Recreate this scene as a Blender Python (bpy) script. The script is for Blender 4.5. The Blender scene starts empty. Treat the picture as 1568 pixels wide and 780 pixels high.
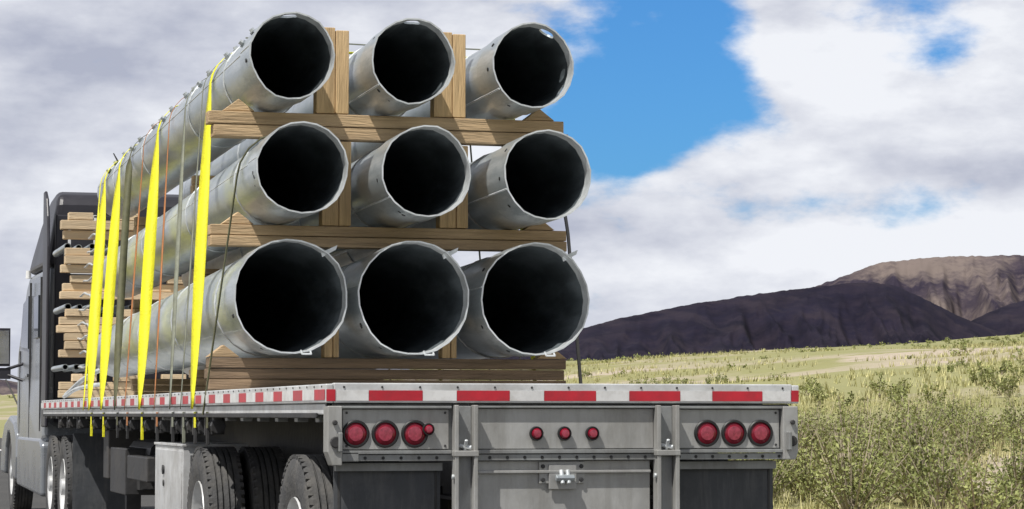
import bpy, bmesh, math, random
import numpy as np
from mathutils import Vector, Matrix, noise as mnoise
random.seed(7); np.random.seed(7)
R=math.radians
scene=bpy.context.scene
H=1.29; PSI=15.5; CX=-3.86; CY=-12.81
DK=1.45
# ------------------------------------------------------------------ materials
def nd(nt,t,**k):
    n=nt.nodes.new(t)
    for a,b in k.items():
        if a in n.inputs: n.inputs[a].default_value=b
        else: setattr(n,a,b)
    return n
def pmat(name,col,rough=.5,metal=0.,var=.25,scale=3.,bump=0.,bscale=30.,stretch=(1,1,1),dirt=None,dirt_amt=.5,dscale=1.5,detail=6,island=0.,obj_rand=0.,streak=None):
    m=bpy.data.materials.new(name); m.use_nodes=True; nt=m.node_tree; L=nt.links
    b=nt.nodes['Principled BSDF']; b.inputs['Roughness'].default_value=rough; b.inputs['Metallic'].default_value=metal
    tc=nd(nt,'ShaderNodeTexCoord'); mp=nd(nt,'ShaderNodeMapping'); mp.inputs['Scale'].default_value=stretch
    L.new(tc.outputs['Object'],mp.inputs['Vector'])
    n=nd(nt,'ShaderNodeTexNoise'); n.inputs['Scale'].default_value=scale; n.inputs['Detail'].default_value=detail; n.inputs['Roughness'].default_value=.65
    L.new(mp.outputs[0],n.inputs['Vector'])
    r=nd(nt,'ShaderNodeValToRGB'); e=r.color_ramp.elements
    e[0].position=.3; e[1].position=.7
    e[0].color=(*[c*(1-var) for c in col],1); e[1].color=(*[min(1,c*(1+var)) for c in col],1)
    L.new(n.outputs['Fac'],r.inputs['Fac']); out=r.outputs['Color']
    def dirtlayer(out,vec,sc,amt,colr,a=.45,c=.68):
        n2=nd(nt,'ShaderNodeTexNoise'); n2.inputs['Scale'].default_value=sc; n2.inputs['Detail'].default_value=8; n2.inputs['Roughness'].default_value=.7
        L.new(vec,n2.inputs['Vector'])
        mr=nd(nt,'ShaderNodeMapRange'); mr.inputs[1].default_value=a; mr.inputs[2].default_value=c; mr.inputs[4].default_value=amt
        L.new(n2.outputs['Fac'],mr.inputs[0])
        mx=nd(nt,'ShaderNodeMixRGB'); mx.inputs[2].default_value=(*colr,1); L.new(mr.outputs[0],mx.inputs[0]); L.new(out,mx.inputs[1]); return mx.outputs[0]
    if dirt: out=dirtlayer(out,mp.outputs[0],dscale,dirt_amt,dirt)
    if streak:
        mp2=nd(nt,'ShaderNodeMapping'); mp2.inputs['Scale'].default_value=streak[3]; L.new(tc.outputs['Object'],mp2.inputs['Vector'])
        out=dirtlayer(out,mp2.outputs[0],streak[2],streak[1],streak[0],.48,.62)
    if island or obj_rand:
        hs=nd(nt,'ShaderNodeHueSaturation'); mr=nd(nt,'ShaderNodeMapRange'); k=island or obj_rand
        mr.inputs[3].default_value=1-k; mr.inputs[4].default_value=1+k
        if island: g=nd(nt,'ShaderNodeNewGeometry'); L.new(g.outputs['Random Per Island'],mr.inputs[0])
        else: g=nd(nt,'ShaderNodeObjectInfo'); L.new(g.outputs['Random'],mr.inputs[0])
        L.new(mr.outputs[0],hs.inputs['Value']); L.new(out,hs.inputs['Color']); out=hs.outputs[0]
    L.new(out,b.inputs['Base Color'])
    rr=nd(nt,'ShaderNodeMapRange'); rr.inputs[3].default_value=max(.05,rough-.12); rr.inputs[4].default_value=min(1,rough+.12)
    L.new(n.outputs['Fac'],rr.inputs[0]); L.new(rr.outputs[0],b.inputs['Roughness'])
    if bump:
        n3=nd(nt,'ShaderNodeTexNoise'); n3.inputs['Scale'].default_value=bscale; n3.inputs['Detail'].default_value=5
        L.new(mp.outputs[0],n3.inputs['Vector'])
        bp=nd(nt,'ShaderNodeBump'); bp.inputs['Strength'].default_value=bump; bp.inputs['Distance'].default_value=.02
        L.new(n3.outputs['Fac'],bp.inputs['Height']); L.new(bp.outputs[0],b.inputs['Normal'])
    return m
M={}
M['galv']=pmat('galvanized_steel',(.45,.495,.52),.34,.55,.28,3.2,.35,4,(1,.5,1),dirt=(.20,.24,.265),dirt_amt=.85,dscale=1.6,streak=((.70,.73,.75),.55,3.,(2.2,.3,2.2)))
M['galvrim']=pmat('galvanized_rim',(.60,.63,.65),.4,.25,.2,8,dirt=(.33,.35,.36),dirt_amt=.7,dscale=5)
M['inner']=pmat('pipe_inside',(.065,.08,.09),.6,.1,.6,2.5,.3,8,(1,.3,1),dirt=(.20,.23,.25),dirt_amt=.65,dscale=2.6)  # bore colour darkened to stand for the shade deep inside
M['wood']=pmat('timber',(.56,.40,.235),.8,0,.26,5,.5,30,(.25,3,3),dirt=(.36,.245,.14),dirt_amt=.6,dscale=1.3,obj_rand=.1,streak=((.22,.15,.09),.35,7.,(.15,1,4)))
M['woodp']=pmat('timber_upright',(.63,.44,.23),.8,0,.24,5,.5,30,(3,3,.25),dirt=(.40,.27,.15),dirt_amt=.5,dscale=1.3,streak=((.28,.18,.09),.3,7.,(4,1,.15)))
M['wood2']=pmat('timber_pale',(.68,.53,.35),.8,0,.25,6,.4,30,(.25,4,4),obj_rand=.15,dirt=(.42,.30,.18),dirt_amt=.5)
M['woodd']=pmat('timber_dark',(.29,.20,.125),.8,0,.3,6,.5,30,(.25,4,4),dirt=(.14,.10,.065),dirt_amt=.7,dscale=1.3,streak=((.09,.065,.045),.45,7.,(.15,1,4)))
M['alu']=pmat('aluminium_rail',(.66,.67,.68),.42,.3,.2,4,.1,20,dirt=(.33,.31,.28),dirt_amt=.5,dscale=3)
GR=((.14,.13,.12),.25,3.,(5,5,.6))
M['paintgrey']=pmat('grey_steel_frame',(.30,.31,.31),.5,.3,.25,3,.15,20,(1,1,.5),dirt=(.14,.13,.12),dirt_amt=.7,dscale=2.5,streak=GR)
M['plate']=pmat('dusty_plate',(.42,.42,.41),.5,.3,.2,3,.15,20,(1,1,.5),dirt=(.24,.23,.21),dirt_amt=.7,dscale=2,streak=((.22,.21,.19),.3,3.,(5,5,.5)))
M['dark']=pmat('dark_frame',(.035,.035,.037),.6,0,.4,4,.2,20,dirt=(.09,.08,.07),dirt_amt=.5)
M['rubber']=pmat('mudflap_rubber',(.055,.06,.068),.6,0,.3,2,.3,8,dirt=(.13,.13,.135),dirt_amt=.6,streak=((.15,.15,.15),.3,4.,(5,5,.6)))
M['tyre']=pmat('tyre_rubber',(.065,.065,.067),.85,0,.3,6,.4,40,dirt=(.16,.15,.135),dirt_amt=.6,dscale=4)
M['tapered']=pmat('red_tape',(.50,.018,.035),.4,0,.2,6,dirt=(.3,.03,.04),dirt_amt=.6,dscale=8)
M['tapewhite']=pmat('white_tape',(.72,.72,.72),.4,0,.1,6,dirt=(.42,.4,.38),dirt_amt=.6,dscale=7)
M['lens']=pmat('red_lens',(.20,.008,.022),.15,0,.25,40)
M['lensdim']=pmat('red_lens_inner',(.32,.045,.075),.2,0,.35,60)
M['black']=pmat('black_rubber',(.015,.015,.016),.5,0,.2,8)
M['yellow']=pmat('yellow_webbing',(.84,.80,.02),.6,0,.12,12,.3,80)
M['olive']=pmat('olive_webbing',(.10,.10,.05),.7,0,.3,12)
M['greyweb']=pmat('grey_webbing',(.22,.23,.18),.7,0,.3,12)
M['orange']=pmat('orange_webbing',(.42,.17,.06),.7,0,.2,12)
M['cab']=pmat('cab_paint',(.27,.29,.32),.28,.4,.12,1.5,dirt=(.34,.33,.32),dirt_amt=.3)
M['cabdark']=pmat('cab_dark_fairing',(.028,.027,.035),.4,0,.3,2)
M['glass']=pmat('cab_glass',(.02,.025,.03),.06,0,.1,2)
M['chrome']=pmat('chrome',(.7,.7,.7),.15,1,.1,5)
M['white']=pmat('white_paint',(.75,.75,.75),.5,0,.1,5)
# ------------------------------------------------------------------ mesh builder
def empty(name):
    e=bpy.data.objects.new(name,None); scene.collection.objects.link(e); return e
class MB:
    def __init__(s): s.v=[];s.f=[];s.mi=[];s.mats=[]
    def m(s,k):
        if k not in s.mats: s.mats.append(k)
        return s.mats.index(k)
    def add(s,vs,fs,k):
        o=len(s.v); s.v+= [tuple(v) for v in vs]; i=s.m(k)
        for f in fs: s.f.append(tuple(o+a for a in f)); s.mi.append(i)
    def box(s,x0,x1,y0,y1,z0,z1,k):
        v=[(x0,y0,z0),(x1,y0,z0),(x1,y1,z0),(x0,y1,z0),(x0,y0,z1),(x1,y0,z1),(x1,y1,z1),(x0,y1,z1)]
        s.add(v,[(0,3,2,1),(4,5,6,7),(0,1,5,4),(1,2,6,5),(2,3,7,6),(3,0,4,7)],k)
    def cyl(s,p0,p1,r0,r1,n,k,caps=True):
        p0=Vector(p0);p1=Vector(p1);d=(p1-p0).normalized();q=d.to_track_quat('Z','Y')
        vs=[]
        for p,r in((p0,r0),(p1,r1)):
            for i in range(n):
                a=2*math.pi*i/n; vs.append(p+q@Vector((math.cos(a)*r,math.sin(a)*r,0)))
        fs=[(i,(i+1)%n,n+(i+1)%n,n+i) for i in range(n)]
        if caps: fs+=[tuple(range(n-1,-1,-1)),tuple(range(n,2*n))]
        s.add(vs,fs,k)
    def lathe(s,c,axis,prof,n,k,phase=0):
        c=Vector(c);q=Vector(axis).to_track_quat('Z','Y');vs=[]
        for a_,r in prof:
            for i in range(n):
                a=2*math.pi*i/n+phase; vs.append(c+q@Vector((math.cos(a)*r,math.sin(a)*r,a_)))
        fs=[]
        for j in range(len(prof)-1):
            for i in range(n):
                fs.append((j*n+i,j*n+(i+1)%n,(j+1)*n+(i+1)%n,(j+1)*n+i))
        s.add(vs,fs,k)
    def prism(s,poly,x0,x1,k,axis='X',xt=None):
        n=len(poly);vs=[]
        for X,sg in((x0,1),(x1,-1)):
            for (a,b) in poly:
                ins=xt(a,b)*sg if xt else 0
                if axis=='X': vs.append((X+ins,a,b))
                elif axis=='Y': vs.append((a,X,b))
                else: vs.append((a,b,X))
        fs=[tuple(range(n)),tuple(range(2*n-1,n-1,-1))]+[(i,n+i,n+(i+1)%n,(i+1)%n) for i in range(n)]
        s.add(vs,fs,k)
    def obj(s,name,parent=None,bevel=0,smooth=False,loc=None,seg=2,ang=38):
        me=bpy.data.meshes.new(name); me.from_pydata(s.v,[],s.f)
        for k in s.mats: me.materials.append(M[k])
        me.polygons.foreach_set('material_index',s.mi)
        bm=bmesh.new(); bm.from_mesh(me); bmesh.ops.recalc_face_normals(bm,faces=bm.faces); bm.to_mesh(me); bm.free()
        o=bpy.data.objects.new(name,me); scene.collection.objects.link(o)
        if loc: o.location=loc
        if parent: o.parent=parent
        if bevel:
            b=o.modifiers.new('b','BEVEL'); b.width=bevel; b.segments=seg; b.limit_method='ANGLE'; b.angle_limit=R(40)
        if smooth:
            for p in me.polygons: p.use_smooth=True
            if hasattr(me,'set_sharp_from_angle'): me.set_sharp_from_angle(angle=R(ang))
        return o
# ------------------------------------------------------------------ steel poles
def pole(x,y0,y1,r0,r1,z0,z1,n=22,holes=(),bolts=False,lug=False):
    rot=random.uniform(0,1)*2*math.pi/n
    Ln=y1-y0; T=.010; sd_=random.random()*50; ST=.013
    mb=MB()
    def rad(t): return r0+(r1-r0)*t
    def ring(yy,r,zc):
        o_=[]
        for i in range(n):
            a=rot+2*math.pi*i/n; w=.0065*mnoise.noise(Vector((math.cos(a)*1.7,math.sin(a)*1.7,sd_)))*(2 if yy<.03 else 1.2)
            o_.append(((r+w)*math.cos(a),yy+(.006*mnoise.noise(Vector((math.cos(a)*3,math.sin(a)*3,sd_+9))) if yy<.01 else 0),zc+(r+w)*math.sin(a)))
        return o_
    cj=random.uniform(.34,.48)
    st=[0,.05,cj,cj+.004]+[cj+.004+(Ln-cj-.004)*i/10 for i in range(1,11)]
    rings=[];
    for j,s_ in enumerate(st):
        t=s_/Ln; rr=rad(t)-(ST if j>=3 else 0)
        rings.append((s_,rr,(z1-z0)*t))
    seq=[(a[0],a[1],a[2]) for a in rings]
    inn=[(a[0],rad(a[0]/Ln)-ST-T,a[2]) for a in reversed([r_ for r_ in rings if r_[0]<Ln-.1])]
    vs=[]
    for s_,rr,zc in seq: vs+=ring(s_,rr,zc)
    no=len(seq)
    inn=[(Ln-.05,rad(1)-.025,(z1-z0))]+inn
    inn=[i for i in inn if not (.3<i[0]<.5)]
    lipy=.105; inn2=[]  # mouth kept pale up to here, painting in the sunlit crescent
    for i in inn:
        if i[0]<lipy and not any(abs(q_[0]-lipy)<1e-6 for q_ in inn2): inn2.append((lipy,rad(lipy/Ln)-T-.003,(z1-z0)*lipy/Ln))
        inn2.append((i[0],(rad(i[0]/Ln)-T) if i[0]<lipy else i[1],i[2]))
    for s_,rr,zc in inn2: vs+=ring(s_,rr,zc)
    tot=no+len(inn2); fs_o=[];fs_i=[];fs_r=[]
    for j in range(tot-1):
        for i in range(n):
            f=(j*n+i,j*n+(i+1)%n,(j+1)*n+(i+1)%n,(j+1)*n+i)
            if j<no-1: fs_o.append(f)
            elif j==no-1: continue
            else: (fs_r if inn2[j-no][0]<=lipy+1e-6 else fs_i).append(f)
    j=tot-1
    for i in range(n): fs_r.append((j*n+i,j*n+(i+1)%n,(i+1)%n,i))
    fs_i.append(tuple(no*n+i for i in range(n))); fs_o.append(tuple((no-1)*n+i for i in range(n)))
    o0=len(mb.v); mb.v+=vs
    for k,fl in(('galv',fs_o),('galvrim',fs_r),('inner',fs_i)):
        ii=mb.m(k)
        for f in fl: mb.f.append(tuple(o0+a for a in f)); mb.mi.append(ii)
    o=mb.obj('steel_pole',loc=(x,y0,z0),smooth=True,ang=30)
    for ang,hy,hr in holes:
        bpy.ops.mesh.primitive_cylinder_add(vertices=16,radius=hr,depth=.12)
        c=bpy.context.object; d=Vector((math.cos(ang),0,math.sin(ang)))
        c.rotation_mode='QUATERNION'; c.rotation_quaternion=d.to_track_quat('Z','Y')
        c.location=Vector((x,y0+hy,z0))+d*r0
        bpy.context.view_layer.update()
        md=o.modifiers.new('h','BOOLEAN'); md.object=c; md.operation='DIFFERENCE'; md.solver='EXACT'
        dg=bpy.context.evaluated_depsgraph_get(); me=bpy.data.meshes.new_from_object(o.evaluated_get(dg))
        o.modifiers.clear(); o.data=me; bpy.data.objects.remove(c)
    mb=MB()
    for s_ in (.9+random.random()*.3,2.7+random.random(),5.1+random.random(),7.2+random.random()):
        if s_<Ln-.2:
            t=s_/Ln; rr=rad(t)-.010
            mb.lathe((0,s_,(z1-z0)*t),(0,1,0),[(-.01,rr*.985),(-.006,rr+.004),(.006,rr+.004),(.01,rr*.985)],28,'galvrim')
    # longitudinal weld seam and drain/bolt holes near the mouth
    sa=R(random.choice((200,168,215)))
    for s0,s1,off in((.01,cj-.01,0),(cj+.02,Ln-.1,-ST)):
        a=Vector((math.cos(sa)*(rad(s0/Ln)+off-.003),s0,(z1-z0)*s0/Ln+math.sin(sa)*(rad(s0/Ln)+off-.003)))
        b=Vector((math.cos(sa)*(rad(s1/Ln)+off-.003),s1,(z1-z0)*s1/Ln+math.sin(sa)*(rad(s1/Ln)+off-.003)))
        mb.cyl(a,b,.007,.007,6,'galvrim')
    for k in range(3):
        ha=R(random.choice((185,205,228,245,150))+random.uniform(-6,6)); d=Vector((math.cos(ha),0,math.sin(ha))); p=d*(r0-.006)+Vector((0,.12+.02*k,0))
        mb.cyl(p,p+d*.008,.013,.013,10,'black')
    if bolts:
        for k in range(9):
            s_=.45+k*1.0+random.uniform(-.1,.1)
            if s_>Ln-.3: break
            t=s_/Ln; rr=rad(t)-.014
            for ang in (R(118),R(134)) if k%2 else (R(150),R(128)):
                d=Vector((math.cos(ang),0,math.sin(ang))); p=Vector((0,s_,(z1-z0)*t))+d*rr
                mb.cyl(p,p+d*.04,.018,.018,6,'galvrim'); mb.cyl(p,p+d*.02,.028,.028,6,'galv')
        p=Vector((-.1,Ln-.5,(z1-z0)+r1)); mb.cyl(p,p+Vector((-.05,0,.09)),.01,.006,6,'dark')
    if lug:
        d=Vector((math.cos(R(52)),0,math.sin(R(52)))); p=d*(r0-.02)+Vector((0,.10,0))
        mb.prism([(p.x,p.z-.02),(p.x+.09,p.z+.03),(p.x+.10,p.z+.06),(p.x-.01,p.z+.01)],.08,.095,'galvrim',axis='Y')
        for dx in(-.03,.03): mb.cyl((dx+.1,.02,-r0*.93),(dx+.1,-.02,-r0*.99),.007,.007,6,'galvrim')
        mb.cyl((.07,-.02,-r0*.99),(.13,-.02,-r0*.99),.007,.007,6,'galvrim')
    if mb.v: mb.obj('fittings',parent=o)
    return o
YE=3.5
cols=(-.825,0,.825)
for i,x in enumerate(cols):
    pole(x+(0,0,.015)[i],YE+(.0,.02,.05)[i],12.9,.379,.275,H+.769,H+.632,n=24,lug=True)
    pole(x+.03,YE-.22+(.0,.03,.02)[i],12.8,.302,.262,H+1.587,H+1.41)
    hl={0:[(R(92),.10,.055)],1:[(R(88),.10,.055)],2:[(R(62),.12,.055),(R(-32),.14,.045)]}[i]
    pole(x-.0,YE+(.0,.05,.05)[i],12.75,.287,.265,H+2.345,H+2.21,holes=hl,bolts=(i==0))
# ------------------------------------------------------------------ timbers
def timber(x0,x1,y,z0,z1,d=.14,split=2,mat='wood',name='timber_beam'):
    mb=MB(); hh=(z1-z0)/split
    for k in range(split):
        e=random.uniform(-.02,.02)
        mb.box(x0+e,x1+e,y+random.uniform(-.006,.006),y+d,z0+k*hh+.002,z0+(k+1)*hh-.002,mat)
    return mb.obj(name,bevel=.006)
def station(y,zt,post=True,ext=1.25):
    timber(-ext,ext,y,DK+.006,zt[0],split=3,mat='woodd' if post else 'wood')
    timber(-ext,ext,y,zt[1],zt[2]); timber(-ext,ext,y,zt[3],zt[4])
    if post:
        for a,b,xs_,w in((zt[2],zt[3],(-.383,.443),.100),(zt[4],zt[4]+.60,(-.413,.413),.112),(zt[0],zt[0]+.25,(-.413,.413),.05)):
            for x in xs_:
                mb=MB()
                mb.box(x-w,x+w*.15,y+.01,y+.13,a+.003,b-.003,'woodp')
                mb.box(x+w*.15+.004,x+w,y+.002,y+.10,a+.003,b-.003-random.uniform(0,.02),'woodp')
                mb.obj('timber_post',bevel=.005)
    for zz in (zt[0],zt[2],zt[4]):
        for sx in(-1,1):
            if not post: continue
            mb=MB(); x=1.06*sx
            if zz==zt[0]: x=1.15*sx
            mb.prism([(x+.11*sx,zz+.002),(x-.11*sx,zz+.002),(x-.0*sx,zz+.085)],y+.01,y+.13,'wood',axis='Y')
            mb.obj('timber_wedge',bevel=.004)
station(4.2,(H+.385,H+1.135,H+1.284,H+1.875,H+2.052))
station(8.0,(H+.37,H+1.10,H+1.20,H+1.82,H+1.97),post=False,ext=.8)
station(11.9,(H+.35,H+.95,H+1.11,H+1.74,H+1.92),post=False,ext=.8)
# front stack
FY=14.5
for z0,z1 in((1.47,1.64),(1.90,2.07),(2.16,2.33),(2.52,2.69),(2.80,2.98),(3.16,3.36)):
    x0=-1.27+random.uniform(-.02,.03)
    timber(x0,1.25,FY+random.uniform(-.05,.05),z0,z0+(z1-z0)*.48,.14,1,'wood2')
    timber(x0+random.uniform(-.03,.06),1.25,FY+random.uniform(-.05,.05),z0+(z1-z0)*.5,z1,.14,1,'wood2')
    for k in range(5):
        xx=-1.03+k*.5+random.uniform(-.05,.05); timber(xx-.14,xx+.12,FY+.005,z1+.003,z1+.085,.13,1,'wood2',name='timber_block')
def bundle(z,r,x0=-1.17):
    mb=MB(); x=x0
    while x<1.15:
        yy=FY+.06+random.uniform(-.02,.3); rr=r*random.uniform(.8,1)
        mb.lathe((x,yy,z),(0,1,0),[(.02,rr*.75),(0,rr*.78),(0,rr),(1.3,rr),(1.3,0)],12,'galv')
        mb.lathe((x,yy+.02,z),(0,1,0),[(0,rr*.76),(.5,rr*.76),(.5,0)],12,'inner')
        x+=rr*3.4
    return mb.obj('steel_tube_bundle',smooth=True)
for z,r in((1.80,.04),(2.44,.038),(3.09,.04)): bundle(z,r)
def arm(pts,r,mat='galvrim'):
    cu=bpy.data.curves.new('steel_arm','CURVE'); cu.dimensions='3D'; cu.bevel_depth=r; cu.bevel_resolution=3
    sp=cu.splines.new('BEZIER'); sp.bezier_points.add(len(pts)-1)
    for p,c in zip(sp.bezier_points,pts): p.co=c; p.handle_left_type=p.handle_right_type='AUTO'
    cu.materials.append(M[mat]); o=bpy.data.objects.new('steel_arm',cu); scene.collection.objects.link(o); return o
for k in range(5):
    z=1.80+k*.30; x=-1.04+random.uniform(-.04,.08); y=13.4+random.uniform(-.2,.3)
    arm([(x,y+1.0,z),(x,y+.2,z),(x+.02,y,z+.06),(x,y+.2,z+.13),(x,y+.9,z+.14)],.011)
arm([(-1.2,14.4,1.5),(-1.05,13.4,1.70),(-.9,12.95,1.78)],.025)
arm([(-1.22,14.4,1.48),(-1.1,13.2,1.58),(-.95,12.95,1.60)],.02)
# ------------------------------------------------------------------ straps
def strap(yb,yt,mat='yellow',w=.10,tw=60,xb=-1.315,tphase=0,yend=None):
    t_=(yt-YE)/9.3; r=.287+(.265-.287)*t_+.008; zc=H+2.345-.135*t_
    pts=[];nor=[];tws=[]
    a0=R(172); pa=(cols[0]+r*math.cos(a0),zc+r*math.sin(a0)); pb=(xb,DK-.12)
    N=26
    for i in range(N):
        t=i/N; pts.append((pb[0]+(pa[0]-pb[0])*t, yb+(yt-yb)*t, pb[1]+(pa[1]-pb[1])*t)); nor.append((-1,0,.1))
        tws.append(R(tw)*(math.sin(math.pi*min(1,max(0,(t-.02)/.96)))**.8)+tphase*t)
    for k in range(7):
        a=R(172)+(R(90)-R(172))*k/6; pts.append((cols[0]+r*math.cos(a),yt,zc+r*math.sin(a))); nor.append((math.cos(a),0,math.sin(a))); tws.append(0)
    pts.append((0,yt,zc+r+.004)); nor.append((0,0,1)); tws.append(0)
    for k in range(7):
        a=R(90)-(R(90)-R(8))*k/6; pts.append((cols[2]+r*math.cos(a),yt,zc+r*math.sin(a))); nor.append((math.cos(a),0,math.sin(a))); tws.append(0)
    ye=yt if yend is None else yend
    for k in range(1,9):
        t=k/8; pts.append((cols[2]+r+(1.315-cols[2]-r)*t,yt+(ye-yt)*t,zc+(DK-.12-zc)*t)); nor.append((1,0,.1)); tws.append(0)
    vs=[]
    for p,n,a in zip(pts,nor,tws):
        n=Vector(n).normalized(); wv=Vector((0,1,0))*math.cos(a)+n*math.sin(a)
        wv*= w/2; vs+=[Vector(p)-wv,Vector(p)+wv]
    fs=[(2*i,2*i+1,2*i+3,2*i+2) for i in range(len(pts)-1)]
    mb=MB(); mb.add(vs,fs,mat); o=mb.obj('cargo_strap',smooth=True)
    s=o.modifiers.new('s','SOLIDIFY'); s.thickness=.004
    return o
strap(4.55,5.15,tw=42); strap(7.4,8.0,tw=62); strap(10.1,10.7,tw=66); strap(11.1,11.9,tw=66)
strap(9.05,9.9,'olive',.065,70,tphase=.8)
strap(5.65,6.4,'greyweb',.04,40); strap(6.5,7.3,'orange',.02,30); strap(8.35,8.9,'orange',.02,30)
strap(5.1,5.5,'greyweb',.02,20); strap(11.6,12.3,'yellow',.05,20)
def ribbon(pts,w,mat,wv=(0,1,0),name='cargo_strap'):
    vs=[]
    for p in pts: vs+=[Vector(p)-Vector(wv)*w/2,Vector(p)+Vector(wv)*w/2]
    mb=MB(); mb.add(vs,[(2*i,2*i+1,2*i+3,2*i+2) for i in range(len(pts)-1)],mat)
    o=mb.obj(name); s=o.modifiers.new('s','SOLIDIFY'); s.thickness=.006; return o
zc=H+1.575; pts=[(-1.315,4.05,DK-.16),(-1.2,4.0,H+.9)]+[(-.795+.312*math.cos(a),4.0-.1*(k/5),zc+.312*math.sin(a)) for k,a in enumerate([R(178),R(160),R(140),R(120),R(100),R(85)])]
ribbon(pts,.022,'olive',(.5,.86,0))
ribbon([(1.32,4.05,DK-.1),(1.20,4.0,H+1.25),(1.16,4.0,H+1.5)],.055,'black',(.6,.8,0))
ribbon([(1.24,4.4,H+1.8),(1.10,4.7,H+2.25)],.012,'black',(.6,.8,0))
ribbon([(-.9,4.9,H+2.66),(0,4.92,H+2.645),(.9,4.95,H+2.65)],.03,'greyweb')
# ------------------------------------------------------------------ trailer
TR=empty('flatbed_trailer')
TL=16.2
mb=MB()
mb.box(-1.25,1.25,.05,TL,DK-.05,DK,'alu')
mb.obj('deck',TR)
mb=MB()
mb.box(-1.295,-1.255,.0,TL,DK-.10,DK-.002,'alu'); mb.box(1.255,1.295,.0,TL,DK-.10,DK-.002,'alu')
mb.box(-1.254,1.254,0.0,.05,DK-.10,DK+.003,'alu')
mb.box(-1.275,-1.262,.12,TL,DK-.16,DK-.102,'alu'); mb.box(1.262,1.275,.12,TL,DK-.16,DK-.102,'alu')
mb.obj('edge_rail',TR,bevel=.006)
mb=MB()
for k in range(27):
    y0=.02+k*.6
    mb.box(-1.2985,-1.2965,y0,y0+.27,DK-.085,DK-.030,'tapered')
    mb.box(-1.2985,-1.2965,y0+.272,y0+.598,DK-.085,DK-.030,'tapewhite')
    mb.box(1.2965,1.2985,y0,y0+.27,DK-.085,DK-.030,'tapered')
for a in(-1.07,-.604,-.133,.335,.80): mb.box(a,a+.283,-.0035,-.0015,DK-.088,DK-.035,'tapered')
for a,b in((-.785,-.606),(-.319,-.135),(.152,.333),(.62,.798),(1.085,1.245),(-1.24,-1.072)): mb.box(a,b,-.0035,-.0015,DK-.088,DK-.035,'tapewhite')
mb.box(-1.292,-1.245,-.0035,-.0015,DK-.09,DK-.03,'tapered'); mb.box(1.25,1.292,-.0035,-.0015,DK-.09,DK-.03,'tapered')
mb.obj('reflective_tape',TR)
mb=MB()
for x in [ -1.2+i*.2 for i in range(13)]: mb.cyl((x,-.001,DK-.018),(x,-.004,DK-.018),.006,.006,8,'dark')
for k in range(80): mb.cyl((-1.295,.1+k*.2,DK-.015),(-1.299,.1+k*.2,DK-.015),.006,.006,6,'dark')
mb.obj('rivets',TR)
mb=MB()
for k in range(27):
    y0=.35+k*.6
    for sx in(-1,1):
        a,b=sorted((sx*1.20,sx*1.262)); mb.box(a,b,y0,y0+.09,DK-.20,DK-.103,'paintgrey')
for sx in(-1,1):
    a,b=sorted((sx*1.276,sx*1.288)); mb.box(a,b,.3,TL-.1,DK-.178,DK-.150,'dark')
mb.obj('stake_pockets',TR,bevel=.004)
mb=MB()
for y0,c in((4.05,'olive'),(4.6,'yellow'),(5.15,'greyweb'),(5.7,'greyweb'),(6.55,'orange'),(7.45,'yellow'),(8.4,'orange'),(9.1,'olive'),(10.15,'yellow'),(11.15,'yellow'),(12.4,'dark'),(13.4,'dark'),(14.3,'dark')):
    mb.cyl((-1.23,y0-.07,DK-.235),(-1.23,y0+.07,DK-.235),.042,.042,12,'dark')
    mb.cyl((-1.23,y0-.15,DK-.235),(-1.23,y0-.085,DK-.235),.05,.05,10,'dark')
    mb.box(-1.27,-1.18,y0-.085,y0-.072,DK-.29,DK-.18,'dark'); mb.box(-1.27,-1.18,y0+.072,y0+.085,DK-.29,DK-.18,'dark')
    if c!='dark':
        mb.box(-1.287,-1.281,y0-.04,y0+.04,DK-.25,DK-.14,c)
        mb.box(-1.292,-1.27,y0-.02,y0+.0,DK-.36,DK-.25,c if random.random()<.6 else 'dark')
    mb.box(-1.26,-1.2,y0+.25,y0+.29,DK-.30,DK-.17,'dark')
mb.obj('strap_winches',TR,bevel=.003)
mb=MB()
mb.box(-1.245,1.255,.045,.09,1.09,1.345,'paintgrey')
mb.obj('rear_crossmember',TR,bevel=.004)
mb=MB()
for a,b in((-1.20,-.640),(.590,1.19)):
    mb.box(a,b,.028,.044,1.112,1.318,'plate')
    mb.box(a-.01,b+.01,.0,.04,1.088,1.106,'paintgrey')
    mb.box(a-.01,b+.01,.0,.04,1.322,1.335,'paintgrey')
    for xx in(a+.02,b-.02):
        for zz in(1.13,1.30): mb.cyl((xx,.022,zz),(xx,.028,zz),.007,.007,8,'dark')
mb.box(-.500,.478,.030,.044,1.112,1.322,'plate'); mb.box(-.505,.482,.002,.04,1.088,1.108,'paintgrey'); mb.box(-.505,.482,.002,.04,1.325,1.336,'paintgrey')
mb.box(-1.25,1.25,.012,.043,1.052,1.085,'paintgrey')
mb.obj('rear_light_panels',TR,bevel=.003)
mb=MB()
for i in range(26):
    x=-1.18+i*.0945
    if -.64<x<-.5 or .47<x<.6: continue
    mb.cyl((x,.010,1.068),(x,.0125,1.068),.009,.009,8,'black')
mb.obj('bolt_holes',TR)
mb=MB()
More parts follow.
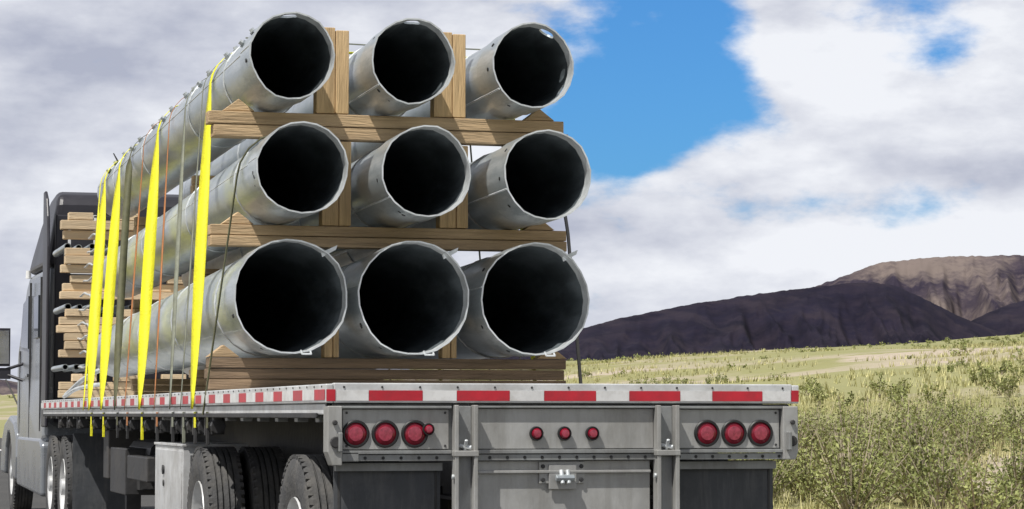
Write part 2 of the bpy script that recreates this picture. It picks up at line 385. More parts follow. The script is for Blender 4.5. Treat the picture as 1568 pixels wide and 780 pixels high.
for xc in(-.565,.535):
    mb.box(xc-.055,xc-.040,-.045,.043,.45,1.34,'plate'); mb.box(xc+.040,xc+.055,-.045,.043,.45,1.34,'plate')
    mb.box(xc-.039,xc+.039,.0,.012,.45,1.335,'paintgrey')
    mb.box(xc-.062,xc-.0405,-.055,-.046,.45,1.34,'plate'); mb.box(xc+.0405,xc+.062,-.055,-.046,.45,1.34,'plate')
    mb.box(xc-.065,xc+.065,-.06,.0,1.075,1.105,'plate')
    for s_ in(-1,1): mb.cyl((xc+s_*.056,-.02,.97),(xc+s_*.07,-.02,.97),.014,.014,8,'galvrim')
    mb.cyl((xc-.03,-.01,1.13),(xc+.03,-.04,1.12),.012,.012,8,'galvrim'); mb.cyl((xc,-.01,1.10),(xc,-.05,1.16),.01,.01,8,'galvrim')
mb.obj('rear_posts',TR,bevel=.004)
mb=MB()
mb.box(-.49,.465,.05,.07,.52,1.05,'plate')
mb.box(-.485,.46,.02,.049,.985,1.0,'plate')
mb.box(-.15,.10,.036,.049,.93,1.045,'plate'); mb.box(-.10,.05,.022,.035,.90,1.03,'plate')
mb.cyl((-.07,.0,.96),(.03,.0,.96),.018,.018,8,'galv'); mb.cyl((-.035,-.01,.93),(-.035,.02,1.0),.012,.012,8,'galvrim'); mb.cyl((0,-.01,.93),(0,.02,1.0),.012,.012,8,'galvrim')
for a in(-.13,.08):
    mb.cyl((a,.028,1.02),(a,.036,1.02),.012,.012,8,'dark'); mb.cyl((a,.028,.95),(a,.036,.95),.012,.012,8,'dark')
mb.obj('centre_plate',TR,bevel=.003)
mb=MB()
mb.prism([(-1.285,1.335),(-1.21,1.335),(-1.21,1.03),(-1.26,1.03),(-1.285,1.10)],-.01,.11,'plate',axis='Y')
mb.box(-1.21,-1.12,.0,.03,1.05,1.10,'paintgrey')
mb.prism([(1.285,1.335),(1.20,1.335),(1.20,1.05),(1.27,1.05),(1.285,1.09)],-.01,.11,'plate',axis='Y')
for sx in(-1,1):
    mb.cyl((sx*1.245,-.03,1.15),(sx*1.245,-.01,1.15),.03,.03,10,'dark'); mb.cyl((sx*1.25,-.03,1.25),(sx*1.25,-.01,1.25),.014,.014,8,'dark')
    a,b=sorted((sx*1.215,sx*1.235)); mb.box(a,b,-.05,-.01,1.10,1.2,'paintgrey')
mb.obj('corner_brackets',TR,bevel=.005)
mb=MB()
def lamp(x,z,r,y=.028,dome=.012):
    mb.lathe((x,y,z),(0,-1,0),[(-.004,r*1.18),(.006,r*1.18),(.013,r*1.08),(.013,r*.96),(.004,r*.95)],32,'black')
    mb.lathe((x,y,z),(0,-1,0),[(.004,r*.95),(dome*.7,r*.8),(dome,r*.62)],32,'lens')
    mb.lathe((x,y,z),(0,-1,0),[(dome,r*.62),(dome+.002,r*.6),(dome+.003,r*.3),(dome+.003,0.001)],32,'lensdim')
for x in(-1.133,-.978,-.822,.777,.93,1.081): lamp(x,1.192,.061)
for x in(-.172,-.019,.134): lamp(x,1.192,.032,y=.012,dome=.022)
for x in(-.172,-.019,.134): mb.cyl((x,.03,1.192),(x,.012,1.192),.033,.033,16,'dark')
lamp(-.755,1.215,.027,y=.0,dome=.02); mb.cyl((-.755,.028,1.215),(-.755,.0,1.215),.028,.028,16,'lens')
mb.obj('tail_lights',TR,smooth=True)
for a,b in((-1.22,-.655),(.60,1.2)):
    mb=MB(); mb.box(a,b,.15,.162,.32,1.045,'rubber'); mb.box(a,b,.10,.14,1.0,1.04,'paintgrey')
    mb.box(a+.02,a+.03,.144,.149,.4,1.0,'dark'); mb.box(b-.03,b-.02,.144,.149,.4,1.0,'dark')
    mb.obj('mudflap',TR)
mb=MB(); mb.box(-1.15,1.15,-.04,.06,.45,.56,'plate'); mb.obj('underride_bar',TR,bevel=.01)
mb=MB()
for x in(-.48,.48):
    mb.box(x-.006,x+.006,.2,TL,.86,DK-.06,'dark'); mb.box(x-.07,x+.07,.2,TL,.84,.858,'dark')
for k in range(40):
    y0=.4+k*.4; mb.box(-1.24,1.24,y0,y0+.03,DK-.15,DK-.055,'dark')
mb.box(-1.1,-.9,9.0,10.2,.65,.85,'dark'); mb.cyl((-.9,8.9,.95),(-.9,10.4,.95),.13,.13,14,'dark')
for x in(-.75,.75):
    mb.box(x-.07,x+.07,12.2,12.34,.35,1.3,'dark'); mb.box(x-.16,x+.16,12.1,12.44,.3,.34,'dark')
mb.cyl((-.8,12.27,.9),(.8,12.27,.9),.03,.03,8,'dark')
for y0 in(1.15,4.75):
    mb.cyl((-1.1,y0,.55),(1.1,y0,.55),.065,.065,12,'dark')
    for x in(-.5,.5):
        mb.box(x-.05,x+.05,y0-.3,y0+.6,.6,.68,'dark'); mb.box(x-.09,x+.09,y0+.5,y0+.66,.55,.9,'dark'); mb.cyl((x,y0-.25,.66),(x,y0-.25,.9),.12,.12,16,'black')
    mb.cyl((-.3,y0+.3,.75),(.3,y0+.3,.75),.1,.1,14,'dark')
mb.box(-1.0,-.4,6.0,7.2,.45,.5,'dark')
mb.obj('underframe',TR)
def wheel(parent,x,y,z,r=.53,w=.27,side=-1,rim=True,name='wheel'):
    mb=MB(); s=side
    prof=[(-w*.40,r*.56),(-w*.47,r*.66),(-w*.5,r*.80),(-w*.46,r*.93),(-w*.42,r*.975),(-w*.36,r)]
    for g in(-.22,-.08,.08,.22):
        prof+=[(w*g-w*.022,r),(w*g-w*.018,r-.016),(w*g+w*.018,r-.016),(w*g+w*.022,r)]
    prof+=[(w*.36,r),(w*.42,r*.975),(w*.46,r*.93),(w*.5,r*.80),(w*.47,r*.66),(w*.40,r*.56)]
    mb.lathe((x,y,z),(s,0,0),prof,56,'tyre')
    for i in range(56):
        a=2*math.pi*i/56
        for sg in(-1,1):
            c=Vector((x+sg*w*.40,y+math.cos(a)*r*.984,z+math.sin(a)*r*.984))
            t=Vector((0,-math.sin(a),math.cos(a)))*.017; n=Vector((0,math.cos(a),math.sin(a)))*.009; X=Vector((w*.05,0,0))
            vs=[c+sx*X+st*t+sn*n for sn in(-1,1) for sx,st in((-1,-1),(1,-1),(1,1),(-1,1))]
            mb.add(vs,[(4,5,6,7),(0,1,5,4),(1,2,6,5),(2,3,7,6),(3,0,4,7)],'tyre')
    if rim:
        mb.lathe((x,y,z),(s,0,0),[(w*.42,r*.56),(w*.46,r*.555),(w*.40,r*.52),(w*.15,r*.48),(w*.02,r*.40),(.0,r*.33),(w*.1,r*.26),(w*.14,r*.18),(w*.5,r*.16),(w*.54,r*.10),(w*.54,.001)],32,'alu')
        for i in range(10):
            a=2*math.pi*i/10; c=Vector((x+s*w*.08,y+math.cos(a)*r*.27,z+math.sin(a)*r*.27)); mb.cyl(c,c+Vector((s*.05,0,0)),.016,.014,6,'chrome')
            a+=.3; c=Vector((x+s*w*.015,y+math.cos(a)*r*.40,z+math.sin(a)*r*.40)); mb.cyl(c,c+Vector((s*.012,0,0)),.03,.03,10,'black')
    return mb.obj(name,parent,smooth=True)
for y0 in(1.15,4.72):
    for s in(-1,1):
        wheel(TR,s*1.12,y0,.54,side=s); wheel(TR,s*.81,y0,.54,side=s,rim=False)
mb=MB(); mb.box(-1.24,-.78,5.45,6.95,.45,1.06,'alu'); mb.box(-1.25,-.77,5.44,6.96,1.061,1.08,'alu'); mb.box(-1.247,-1.241,5.5,6.9,.48,1.03,'alu')
mb.cyl((-1.25,6.4,.88),(-1.262,6.4,.88),.035,.035,12,'dark'); mb.cyl((-1.25,6.4,.78),(-1.256,6.4,.78),.025,.025,12,'dark'); mb.obj('tool_box',TR,bevel=.008)
mb=MB(); mb.box(-1.2,-.65,5.36,5.372,.3,1.0,'rubber'); mb.obj('inner_mudflap',TR)
mb=MB(); mb.box(-1.22,-.5,7.6,8.9,.75,.95,'dark'); mb.box(-1.2,-.6,9.2,10.3,.6,1.0,'dark'); mb.box(-1.15,-.5,10.9,11.3,.7,1.15,'dark'); mb.obj('side_racks',TR,bevel=.01)
# ------------------------------------------------------------------ truck
TK=empty('semi_truck')
mb=MB()
mb.prism([(16.95,1.0),(16.95,3.0),(19.45,3.02),(19.75,2.9),(20.45,2.12),(20.6,1.9),(20.6,.85),(17.3,.85)],-1.22,1.22,'cab',xt=lambda y,z:max(0,z-2.2)*.06)
mb.obj('cab_body',TK,bevel=.06,seg=3)
mb=MB()
mb.prism([(16.94,3.003),(16.94,3.72),(17.02,3.84),(17.3,3.90),(17.9,3.86),(18.6,3.62),(19.2,3.25),(19.4,3.03)],-1.2,1.2,'cabdark',xt=lambda y,z:max(0,z-3.0)*.16)
mb.obj('roof_fairing',TK,bevel=.07,seg=3)
mb=MB()
for s in(-1,1):
    a,b=sorted((s*1.235,s*1.20)); mb.prism([(16.45,1.15),(16.4,3.2),(16.47,3.55),(16.6,3.76),(16.8,3.86),(16.94,3.86),(16.94,1.15)],a,b,'cabdark')
mb.box(-1.1,1.1,16.90,16.935,1.2,3.6,'cabdark')
mb.obj('side_extenders',TK,bevel=.015)
mb=MB()
for z in(2.9,3.55): mb.box(-.98,-.66,16.6,16.63,z,z+.03,'white')
for x in(-.98,-.69): mb.box(x,x+.03,16.6,16.63,2.9,3.57,'white')
mb.obj('headache_rack',TK)
mb=MB()
mb.prism([(20.4,.9),(20.4,2.0),(21.6,1.85),(22.7,1.62),(22.95,1.4),(23.0,.6),(22.4,.5)],-1.0,1.0,'cab',xt=lambda y,z:max(0,y-21)*.12)
mb.obj('hood',TK,bevel=.08,seg=3)
mb=MB()
for s in(-1,1):
    a,b=sorted((s*1.25,s*.8))
    mb.prism([(20.3,.75),(20.35,1.05),(20.75,1.2),(21.5,1.28),(22.3,1.18),(22.8,.95),(22.9,.5),(22.2,.5),(22.05,.85),(21.75,1.05),(21.35,1.05),(21.05,.85),(20.95,.5),(20.4,.45)],a,b,'cab')
    a,b=sorted((s*1.24,s*.85))
    mb.prism([(16.9,.35),(16.9,.95),(17.1,1.02),(20.2,1.02),(20.28,.4)],a,b,'cab')
mb.obj('fenders',TK,bevel=.04,seg=3)
mb=MB()
for s in(-1,1):
    a,b=sorted((s*1.2235,s*1.19)); mb.prism([(19.0,2.1),(19.0,2.75),(19.75,2.68),(20.15,2.15)],a,b,'glass')
    mb.prism([(17.6,2.2),(17.6,2.7),(18.2,2.7),(18.2,2.2)],a,b,'glass')
    a,b=sorted((s*1.226,s*1.2)); mb.box(a,b,18.75,18.765,1.0,2.9,'dark'); mb.box(a,b,20.2,20.215,1.05,2.1,'dark'); mb.box(a,b,17.3,17.31,1.1,2.9,'dark')
    a,b=sorted((s*1.245,s*1.21)); mb.box(a,b,18.9,19.05,1.75,1.79,'chrome')
    a,b=sorted((s*1.55,s*1.37)); mb.box(a,b,19.85,19.97,1.90,2.38,'cabdark'); 
    a2,b2=sorted((s*1.535,s*1.385)); mb.box(a2,b2,19.844,19.849,1.93,2.35,'chrome')
    a2,b2=sorted((s*1.5,s*1.36)); mb.box(a2,b2,19.87,19.95,1.74,1.88,'cabdark')
    mb.cyl((s*1.21,19.8,1.93),(s*1.42,19.9,1.86),.02,.02,8,'cabdark'); mb.cyl((s*1.21,19.8,1.72),(s*1.42,19.9,1.80),.02,.02,8,'cabdark')
    mb.cyl((s*1.15,20.9,1.35),(s*1.32,21.2,1.75),.012,.012,6,'dark')
mb.obj('windows_and_mirrors',TK,bevel=.006)
mb=MB(); mb.cyl((-1.05,18.4,3.06),(-1.05,18.4,3.22),.03,.02,8,'white'); mb.cyl((-1.2,19.3,2.98),(-1.2,19.3,3.08),.035,.03,8,'white')
mb.box(-.45,-.3,13.4,22.5,.75,1.0,'dark'); mb.box(.3,.45,13.4,22.5,.75,1.0,'dark'); mb.box(-.5,.5,14.2,16.2,1.02,1.2,'dark')
for y0 in(14.4,15.85): mb.cyl((-1.1,y0,.53),(1.1,y0,.53),.08,.08,12,'dark')
mb.box(-1.2,-.65,13.62,13.63,.3,1.1,'rubber') ; mb.box(.65,1.2,13.62,13.63,.3,1.1,'rubber')
mb.obj('chassis',TK)
for y0 in(14.45,15.85):
    for s in(-1,1): wheel(TK,s*1.10,y0,.53,side=s); wheel(TK,s*.78,y0,.53,side=s,rim=False)
for s in(-1,1): wheel(TK,s*1.08,21.55,.53,side=s)
# ------------------------------------------------------------------ terrain
def gz(x,y):
    x=np.asarray(x,float);y=np.asarray(y,float)
    r=np.hypot(x,y)+1e-6;k=np.minimum(1,950/r);xx=x*k;yy=y*k
    ramp=np.clip((xx-5)/6,0,1)
    z=.065*np.maximum(0,xx-7)+.0045*np.maximum(0,yy-40)
    z=z+ramp*(.12*np.sin(xx*.31+1.3*np.sin(yy*.11))+.10*np.sin(yy*.23+xx*.13))
    far=np.clip((xx-30)/60,0,1)
    z=z+far*(.5*np.sin(xx*.045+yy*.021)+.45*np.sin(yy*.037-xx*.018)+.9*np.sin(xx*.012+1))
    return z-.05*ramp
def npmesh(name,v,f,mat,smooth=False):
    me=bpy.data.meshes.new(name); v=np.asarray(v,np.float32); f=np.asarray(f,np.int32)
    me.vertices.add(len(v)); me.vertices.foreach_set('co',v.ravel())
    me.loops.add(f.size); me.loops.foreach_set('vertex_index',f.ravel())
    me.polygons.add(len(f)); me.polygons.foreach_set('loop_start',np.arange(len(f))*f.shape[1]); me.polygons.foreach_set('loop_total',np.full(len(f),f.shape[1]))
    if smooth: me.polygons.foreach_set('use_smooth',np.ones(len(f),bool))
    me.update(); me.validate(); me.materials.append(mat)
    o=bpy.data.objects.new(name,me); scene.collection.objects.link(o); return o
def grid(name,xs,ys,mat,dz=0):
    X,Y=np.meshgrid(xs,ys); Z=gz(X,Y)+dz; nx=len(xs);ny=len(ys)
    v=np.stack([X,Y,Z],-1).reshape(-1,3)
    i=np.arange(nx*ny).reshape(ny,nx)
    f=np.stack([i[:-1,:-1],i[:-1,1:],i[1:,1:],i[1:,:-1]],-1).reshape(-1,4)
    return npmesh(name,v,f,mat,smooth=True)
gp=np.concatenate([np.arange(8,60,1.5),np.geomspace(60,7000,110)])
xs=np.concatenate([-np.geomspace(9,7000,40)[::-1],[-6,-3,0,3,4.5,6],gp])
ys=np.concatenate([-np.geomspace(10,7000,30)[::-1],np.arange(-8,120,2.),np.geomspace(120,7000,110)])
def groundmat():
    m=bpy.data.materials.new('desert_ground'); m.use_nodes=True; nt=m.node_tree;L=nt.links;b=nt.nodes['Principled BSDF'];b.inputs['Roughness'].default_value=.95
    tc=nd(nt,'ShaderNodeTexCoord')
    def nz(s,d=8,r=.6):
        n=nd(nt,'ShaderNodeTexNoise');n.inputs['Scale'].default_value=s;n.inputs['Detail'].default_value=d;n.inputs['Roughness'].default_value=r;L.new(tc.outputs['Object'],n.inputs['Vector']);return n.outputs['Fac']
    def rng(o,a,c):
        q=nd(nt,'ShaderNodeMapRange');q.inputs[1].default_value=a;q.inputs[2].default_value=c;L.new(o,q.inputs[0]);return q.outputs[0]
    def mix(f,a,c):
        q=nd(nt,'ShaderNodeMixRGB');L.new(f,q.inputs[0])
        for i,s in((1,a),(2,c)):
            if isinstance(s,tuple): q.inputs[i].default_value=(*s,1)
            else: L.new(s,q.inputs[i])
        return q.outputs[0]
    sand=mix(nz(1.5),(.38,.31,.24),(.50,.43,.34))
    grass=mix(nz(.9,9,.7),(.20,.20,.075),(.33,.31,.135))
    c=mix(rng(nz(.06,9,.62),.47,.54),sand,grass)
    c=mix(rng(nz(.5,8,.7),.58,.68),c,(.15,.165,.06))
    far=mix(nz(.03,9,.7),(.20,.21,.08),(.33,.31,.14))
    c=mix(rng(nz(.010,5),.45,.55),c,far)
    L.new(c,b.inputs['Base Color'])
    bp=nd(nt,'ShaderNodeBump');bp.inputs['Strength'].default_value=.6;bp.inputs['Distance'].default_value=.1;L.new(nz(4),bp.inputs['Height']);L.new(bp.outputs[0],b.inputs['Normal'])
    return m
GM=groundmat()
ys_sorted=np.unique(np.sort(ys)); xs_sorted=np.unique(np.sort(xs))
grid('ground',xs_sorted,ys_sorted,GM,-.012)
M['asphalt']=pmat('asphalt',(.055,.054,.052),.85,0,.3,30,.4,120,dirt=(.09,.085,.08),dirt_amt=.5,dscale=.4)
M['line']=pmat('road_paint',(.75,.75,.72),.6,0,.1,8); M['liney']=pmat('road_paint_yellow',(.65,.45,.05),.6,0,.1,8)
yr=ys_sorted[(ys_sorted>-800)&(ys_sorted<2500)]
grid('road',np.array([-9.,-6,-3,0,3,4.5]),yr,M['asphalt'],-.004)
grid('road_edge_line',np.array([2.25,2.40]),yr,M['line'],.0)
grid('road_edge_line',np.array([-5.9,-5.75]),yr,M['liney'],.0)
dv=[];df=[]
for k in range(40):
    y0=-60+k*12; o=len(dv); dv+=[(-1.92,y0,.001),(-1.80,y0,.001),(-1.80,y0+3,.001),(-1.92,y0+3,.001)]; df.append((o,o+1,o+2,o+3))
dv=np.array(dv); dv[:,2]+=gz(dv[:,0],dv[:,1]); npmesh('road_lane_line',dv,df,M['line'])
# ------------------------------------------------------------------ hills
def px2az(px): return PSI+math.degrees(math.atan((px-784)/3900))
def hill(name,sil,df_,dr,db,mat,base,amp=3.,pw=1.2,nt_=80,na=420,seed=0,gul=.2):
    az=[px2az(p) for p,_ in sil]; zz=[H+dr*math.tan(math.atan((635-y)/3900*math.cos(R(a-PSI)))) for a,(_,y) in zip(az,sil)]
    A=np.linspace(az[0],az[-1],na); ZR=np.interp(A,az,zz)
    ker=np.hanning(13); ker/=ker.sum(); ZR=np.convolve(np.pad(ZR,6,'edge'),ker,'valid')
    V=[];T=[i/nt_ for i in range(nt_+1)]
    for t in T:
        for a,zr in zip(A,ZR):
            if t<.7: u=t/.7; d=df_+(dr-df_)*u; p=u**pw
            else: u=(t-.7)/.3; d=dr+(db-dr)*u; p=1-.8*u*u
            n=mnoise.fractal(Vector((a*1.1+seed,u*2.5,seed)),1,2.1,6)
            sk=a+.9*u
            g=abs(mnoise.noise(Vector((sk*1.3+seed+.4*n,u*2.0,3.)))) + .4*abs(mnoise.noise(Vector((sk*3.3+seed,u*4.0+n,5.))))
            z=base+(zr-base)*p
            if t<.7: z-= (zr-base)*gul*g*math.sin(math.pi*min(1,u))
            z+=amp*n*(math.sin(math.pi*min(1,u)) if t<.7 else 0)+ (amp*.12*mnoise.fractal(Vector((a*6,seed,0)),1,2,4) if u>.9 or t>=.7 else 0)
            V.append((CX+d*math.sin(R(a)),CY+d*math.cos(R(a)),z))
    n=len(A); i=np.arange(n*(nt_+1)).reshape(nt_+1,n)
    f=np.stack([i[:-1,:-1],i[:-1,1:],i[1:,1:],i[1:,:-1]],-1).reshape(-1,4)
    return npmesh(name,V,f,mat,smooth=True)
M['hilld']=pmat('rock_in_cloud_shadow',(.0115,.010,.021),1,0,.4,.02,.8,.06,(1,1,2),dirt=(.026,.020,.031),dirt_amt=.8,dscale=.03,streak=((.037,.029,.038),.5,.05,(1,.15,1)))  # cloud shadow put into the rock colour, with a purple haze tint
M['hillf']=pmat('hazy_brown_rock',(.032,.026,.042),1,0,.3,.008,.8,.03,(1,1,2.5),dirt=(.095,.075,.08),dirt_amt=.8,dscale=.006,streak=((.26,.21,.18),.6,.008,(1,.6,.6)))  # pale streaks paint in sunlit patches; distance haze tints the base colour
for k in('hilld','hillf'): M[k].node_tree.nodes['Principled BSDF'].inputs['Specular IOR Level'].default_value=.1
hill('hill',[(600,575),(760,545),(860,518),(890,504),(950,487),(1050,467),(1150,452),(1250,439),(1300,434),(1340,432),(1370,437),(1400,450),(1440,470),(1480,489),(1520,505),(1600,530),(1700,560)],1150,1600,2100,M['hilld'],10,amp=5,seed=1.3,gul=.3)
hill('hill',[(1420,530),(1470,500),(1500,485),(1540,468),(1568,460),(1640,440),(1750,430),(1850,470)],1300,1750,2100,M['hilld'],12,amp=4,seed=6.1,na=200)
hill('hill',[(1050,520),(1150,470),(1240,441),(1290,424),(1345,403),(1400,396),(1470,392),(1568,391),(1700,388),(1850,410),(1950,450)],2300,3100,3900,M['hillf'],25,amp=12,seed=4.7,gul=.4)
hill('hill',[(-500,600),(-300,588),(-100,580),(0,580),(30,586),(120,598),(300,592),(500,600)],3500,4300,5200,M['hillf'],5,amp=3,seed=9.1,na=200)
# ------------------------------------------------------------------ scrub
M['leaf']=pmat('scrub_leaves',(.20,.225,.07),.7,0,.35,.35,0,1,dirt=(.33,.325,.12),dirt_amt=.75,dscale=.22,island=.4)
M['twig']=pmat('scrub_twigs',(.32,.27,.20),.9,0,.3,2,island=.3)
M['dry']=pmat('dry_grass',(.46,.43,.21),.85,0,.3,.4,0,1,dirt=(.31,.32,.12),dirt_amt=.7,dscale=.3,island=.35)
def bush_leaves(c,rad,hgt,n,size):
    ns=max(5,n//40); th=np.random.rand(ns)*2*np.pi; el=np.random.uniform(.5,1.45,ns)
    L_=np.random.uniform(.6,1.05,ns)
    tip=np.stack([np.cos(th)*np.cos(el)*rad*1.3*L_,np.sin(th)*np.cos(el)*rad*1.3*L_,np.sin(el)*hgt*L_],1)
    k=np.random.randint(0,ns,n); t=np.random.uniform(.35,1.0,n)[:,None]
    p=tip[k]*t+np.random.normal(0,rad*.08,(n,3)); p[:,2]=np.abs(p[:,2])
    u=np.random.normal(size=(n,3)); u/=np.linalg.norm(u,axis=1)[:,None]
    w=np.cross(u,np.random.normal(size=(n,3))); w/=np.linalg.norm(w,axis=1)[:,None]
    s=(size*np.random.uniform(.5,1.3,n))[:,None]
    q=np.stack([p-u*s,p+w*s*.45,p+u*s,p-w*s*.45],1)+c
    st=[]
    for tp in tip:
        sd=np.cross(tp,[.3,.5,.2]); sd=sd/np.linalg.norm(sd)*.009
        st.append(np.stack([-sd*1.5,sd*1.5,tp+sd*.4,tp-sd*.4])+c)
    return q,np.array(st)
def scatter(n,r0,r1,a0,a1,xmin=7.5,lo=-.35,hi=.35):
    out=[]
    while len(out)<n:
        r=math.sqrt(random.uniform(r0*r0,r1*r1)); a=R(random.uniform(a0,a1)); x=CX+r*math.sin(a); y=CY+r*math.cos(a)
        if x<xmin: continue
        d=mnoise.fractal(Vector((x*.05,y*.03,0)),1,2,3)
        if d<random.uniform(lo,hi): continue
        out.append((x,y,float(gz(x,y))))
    return out
LQ=[];SQ=[]
def addb(pts,rr,hh,n,size):
    for p in pts:
        s=random.uniform(.5,1.4); q,st=bush_leaves(np.array(p)-np.array([0,0,.03]),rr*s,hh*s,int(n*s),size)
        LQ.append(q.reshape(-1,3)); SQ.append(st.reshape(-1,3))
addb(scatter(175,30,70,14,36,8.5,-.15,.3),.62,.95,1000,.032)
addb(scatter(170,70,150,10,36,10,-.05,.35),.65,.65,220,.06)
addb(scatter(480,150,420,8,36,14,-.1,.4),.75,.5,40,.13)
addb(scatter(900,420,940,4,36,25,-.1,.4),1.0,.55,12,.3)
V=np.concatenate(LQ); npmesh('desert_scrub',V,np.arange(len(V)).reshape(-1,4),M['leaf'])
V=np.concatenate(SQ); npmesh('desert_scrub_twigs',V,np.arange(len(V)).reshape(-1,4),M['twig'])
G=[]
for (rn,r0,r1,nb,hg,wd) in((2400,28,90,12,.28,.008),(7000,90,320,6,.34,.03)):
    for p in scatter(rn,r0,r1,10,36,7.5,-.2,.25):
        n=nb; th=np.random.rand(n)*6.28; b0=np.random.normal(0,.08,(n,3)); b0[:,2]=0
        h=hg*np.random.uniform(.4,1.2,n); tp=b0+np.stack([np.cos(th)*h*.4,np.sin(th)*h*.4,h],1); sd=np.stack([-np.sin(th),np.cos(th),0*th],1)*wd
        G.append((np.stack([b0-sd,b0+sd,tp+sd*.2,tp-sd*.2],1)+np.array(p)).reshape(-1,3))
V=np.concatenate(G); npmesh('dry_grass',V,np.arange(len(V)).reshape(-1,4),M['dry'])
# ------------------------------------------------------------------ sun + sky
sd=Vector((-.45,-.32,.90)).normalized()
sl=bpy.data.lights.new('sun','SUN'); sl.energy=5.0; sl.angle=R(.5); sl.color=(1,.965,.90)
so=bpy.data.objects.new('sun',sl); so.rotation_mode='QUATERNION'; so.rotation_quaternion=sd.to_track_quat('Z','Y'); scene.collection.objects.link(so)
w=bpy.data.worlds.new('World'); scene.world=w; w.use_nodes=True; nt=w.node_tree; L=nt.links; nt.nodes.clear()
out=nd(nt,'ShaderNodeOutputWorld')
sky=nd(nt,'ShaderNodeTexSky'); sky.sky_type='NISHITA'; sky.sun_disc=False; sky.sun_elevation=math.asin(sd.z); sky.sun_rotation=math.atan2(sd.x,sd.y)%(2*math.pi)
tint=nd(nt,'ShaderNodeMixRGB'); tint.blend_type='MULTIPLY'; tint.inputs[0].default_value=1; tint.inputs[2].default_value=(.32,.76,1.28,1)
L.new(sky.outputs[0],tint.inputs[1])
bg1=nd(nt,'ShaderNodeBackground'); bg1.inputs[1].default_value=.10; L.new(tint.outputs[0],bg1.inputs[0])
tc=nd(nt,'ShaderNodeTexCoord'); nrm=nd(nt,'ShaderNodeVectorMath',operation='NORMALIZE'); L.new(tc.outputs['Generated'],nrm.inputs[0])
def nz(off,scale=9.,detail=9,rough=.5,sz=2.0):
    mp=nd(nt,'ShaderNodeMapping'); mp.inputs['Scale'].default_value=(1,1,sz); mp.inputs['Location'].default_value=off; L.new(nrm.outputs[0],mp.inputs[0])
    n=nd(nt,'ShaderNodeTexNoise'); n.inputs['Scale'].default_value=scale; n.inputs['Detail'].default_value=detail; n.inputs['Roughness'].default_value=rough
    L.new(mp.outputs[0],n.inputs['Vector']); return n.outputs['Fac']
def math_(op,a,b):
    m=nd(nt,'ShaderNodeMath',operation=op)
    for i,s in((0,a),(1,b)):
        if isinstance(s,(int,float)): m.inputs[i].default_value=s
        else: L.new(s,m.inputs[i])
    return m.outputs[0]
def pdir(px,py):
    a=R(px2az(px)); e=math.atan((635-py)/3900); return (math.sin(a)*math.cos(e),math.cos(a)*math.cos(e),math.sin(e))
n1=nz((3.1,1.7,.4),10.,10,.56); n2=nz((3.1-.010,1.7,.4+.030),10.,10,.56); nbig=nz((9.,2.,5.),6.,6,.55,3.2)
hole=None
for px,py,rad_,amp in((950,40,190,.86),(1085,95,135,.74),(880,175,125,.62),(740,25,100,.46),(950,195,80,.48),(1440,85,120,.60),(1425,325,95,.52),(905,470,95,.44),(1290,30,80,.28),(1520,300,60,.3)):
    d=nd(nt,'ShaderNodeVectorMath',operation='DISTANCE'); L.new(nrm.outputs[0],d.inputs[0]); d.inputs[1].default_value=pdir(px,py)
    mr=nd(nt,'ShaderNodeMapRange'); mr.interpolation_type='SMOOTHSTEP'; mr.inputs[1].default_value=0; mr.inputs[2].default_value=rad_*1.5/3900; mr.inputs[3].default_value=amp*.5; mr.inputs[4].default_value=0
    L.new(d.outputs['Value'],mr.inputs[0]); hole=mr.outputs[0] if hole is None else math_('ADD',hole,mr.outputs[0])
dens=math_('SUBTRACT',math_('ADD',math_('MULTIPLY',math_('SUBTRACT',n1,.5),1.3),.70),hole)
cov=nd(nt,'ShaderNodeMapRange'); cov.interpolation_type='SMOOTHSTEP'; cov.inputs[1].default_value=.34; cov.inputs[2].default_value=.54; L.new(dens,cov.inputs[0])
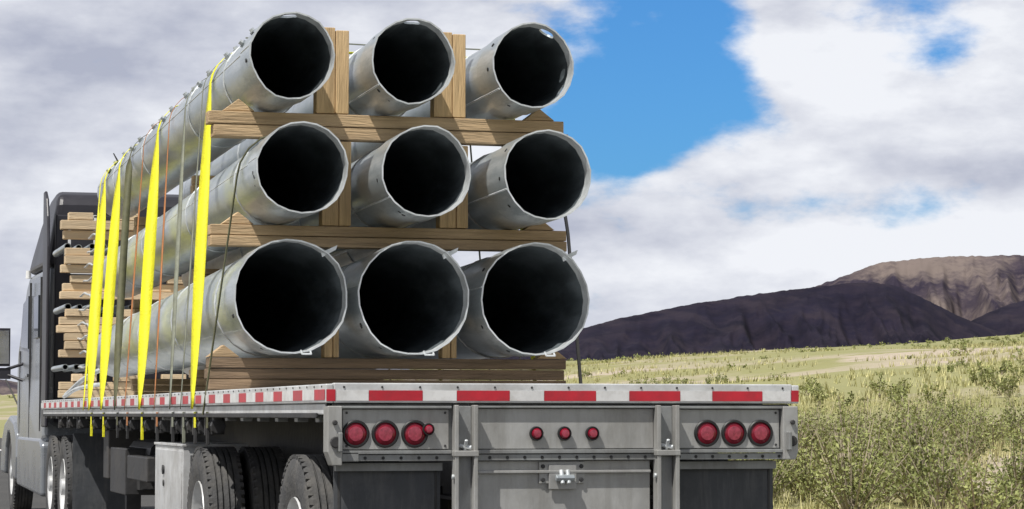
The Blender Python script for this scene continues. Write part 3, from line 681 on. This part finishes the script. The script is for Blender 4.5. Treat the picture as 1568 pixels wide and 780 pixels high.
sh=math_('ADD',math_('MULTIPLY',math_('SUBTRACT',n1,n2),2.0),math_('ADD',math_('MULTIPLY',math_('SUBTRACT',nbig,.5),2.4),.55))
dg_=nd(nt,'ShaderNodeVectorMath',operation='DISTANCE'); L.new(nrm.outputs[0],dg_.inputs[0]); dg_.inputs[1].default_value=pdir(1200,300)
mg=nd(nt,'ShaderNodeMapRange'); mg.interpolation_type='SMOOTHSTEP'; mg.inputs[1].default_value=.05; mg.inputs[2].default_value=.28; mg.inputs[3].default_value=.16; mg.inputs[4].default_value=0; L.new(dg_.outputs['Value'],mg.inputs[0])
sh=math_('ADD',sh,mg.outputs[0])
rp=nd(nt,'ShaderNodeValToRGB'); e=rp.color_ramp.elements; e[0].position=.15; e[0].color=(.44,.47,.58,1); e[1].position=.98; e[1].color=(.88,.90,.95,1)
em=e.new(.55); em.color=(.64,.665,.75,1)
L.new(sh,rp.inputs[0])
# overhead clouds, outside the view, dimmed to cut ambient fill on the load
sep=nd(nt,'ShaderNodeSeparateXYZ'); L.new(nrm.outputs[0],sep.inputs[0])
ov=nd(nt,'ShaderNodeMapRange'); ov.interpolation_type='SMOOTHSTEP'; ov.inputs[1].default_value=.2; ov.inputs[2].default_value=.6; ov.inputs[3].default_value=1.0; ov.inputs[4].default_value=.45; L.new(sep.outputs['Z'],ov.inputs[0])
bg2=nd(nt,'ShaderNodeBackground'); L.new(ov.outputs[0],bg2.inputs[1]); L.new(rp.outputs[0],bg2.inputs[0])
mx=nd(nt,'ShaderNodeMixShader'); L.new(cov.outputs[0],mx.inputs[0]); L.new(bg1.outputs[0],mx.inputs[1]); L.new(bg2.outputs[0],mx.inputs[2]); L.new(mx.outputs[0],out.inputs[0])
# ------------------------------------------------------------------ camera
cam=bpy.data.cameras.new('camera'); co=bpy.data.objects.new('camera',cam); scene.collection.objects.link(co); scene.camera=co
cam.lens=89.54; cam.sensor_width=36; cam.clip_end=20000; cam.clip_start=.1
co.location=(CX,CY,H); co.rotation_euler=(R(93.6),0,R(-PSI))
scene.view_settings.view_transform='Standard'; scene.view_settings.look='None'; scene.view_settings.exposure=0
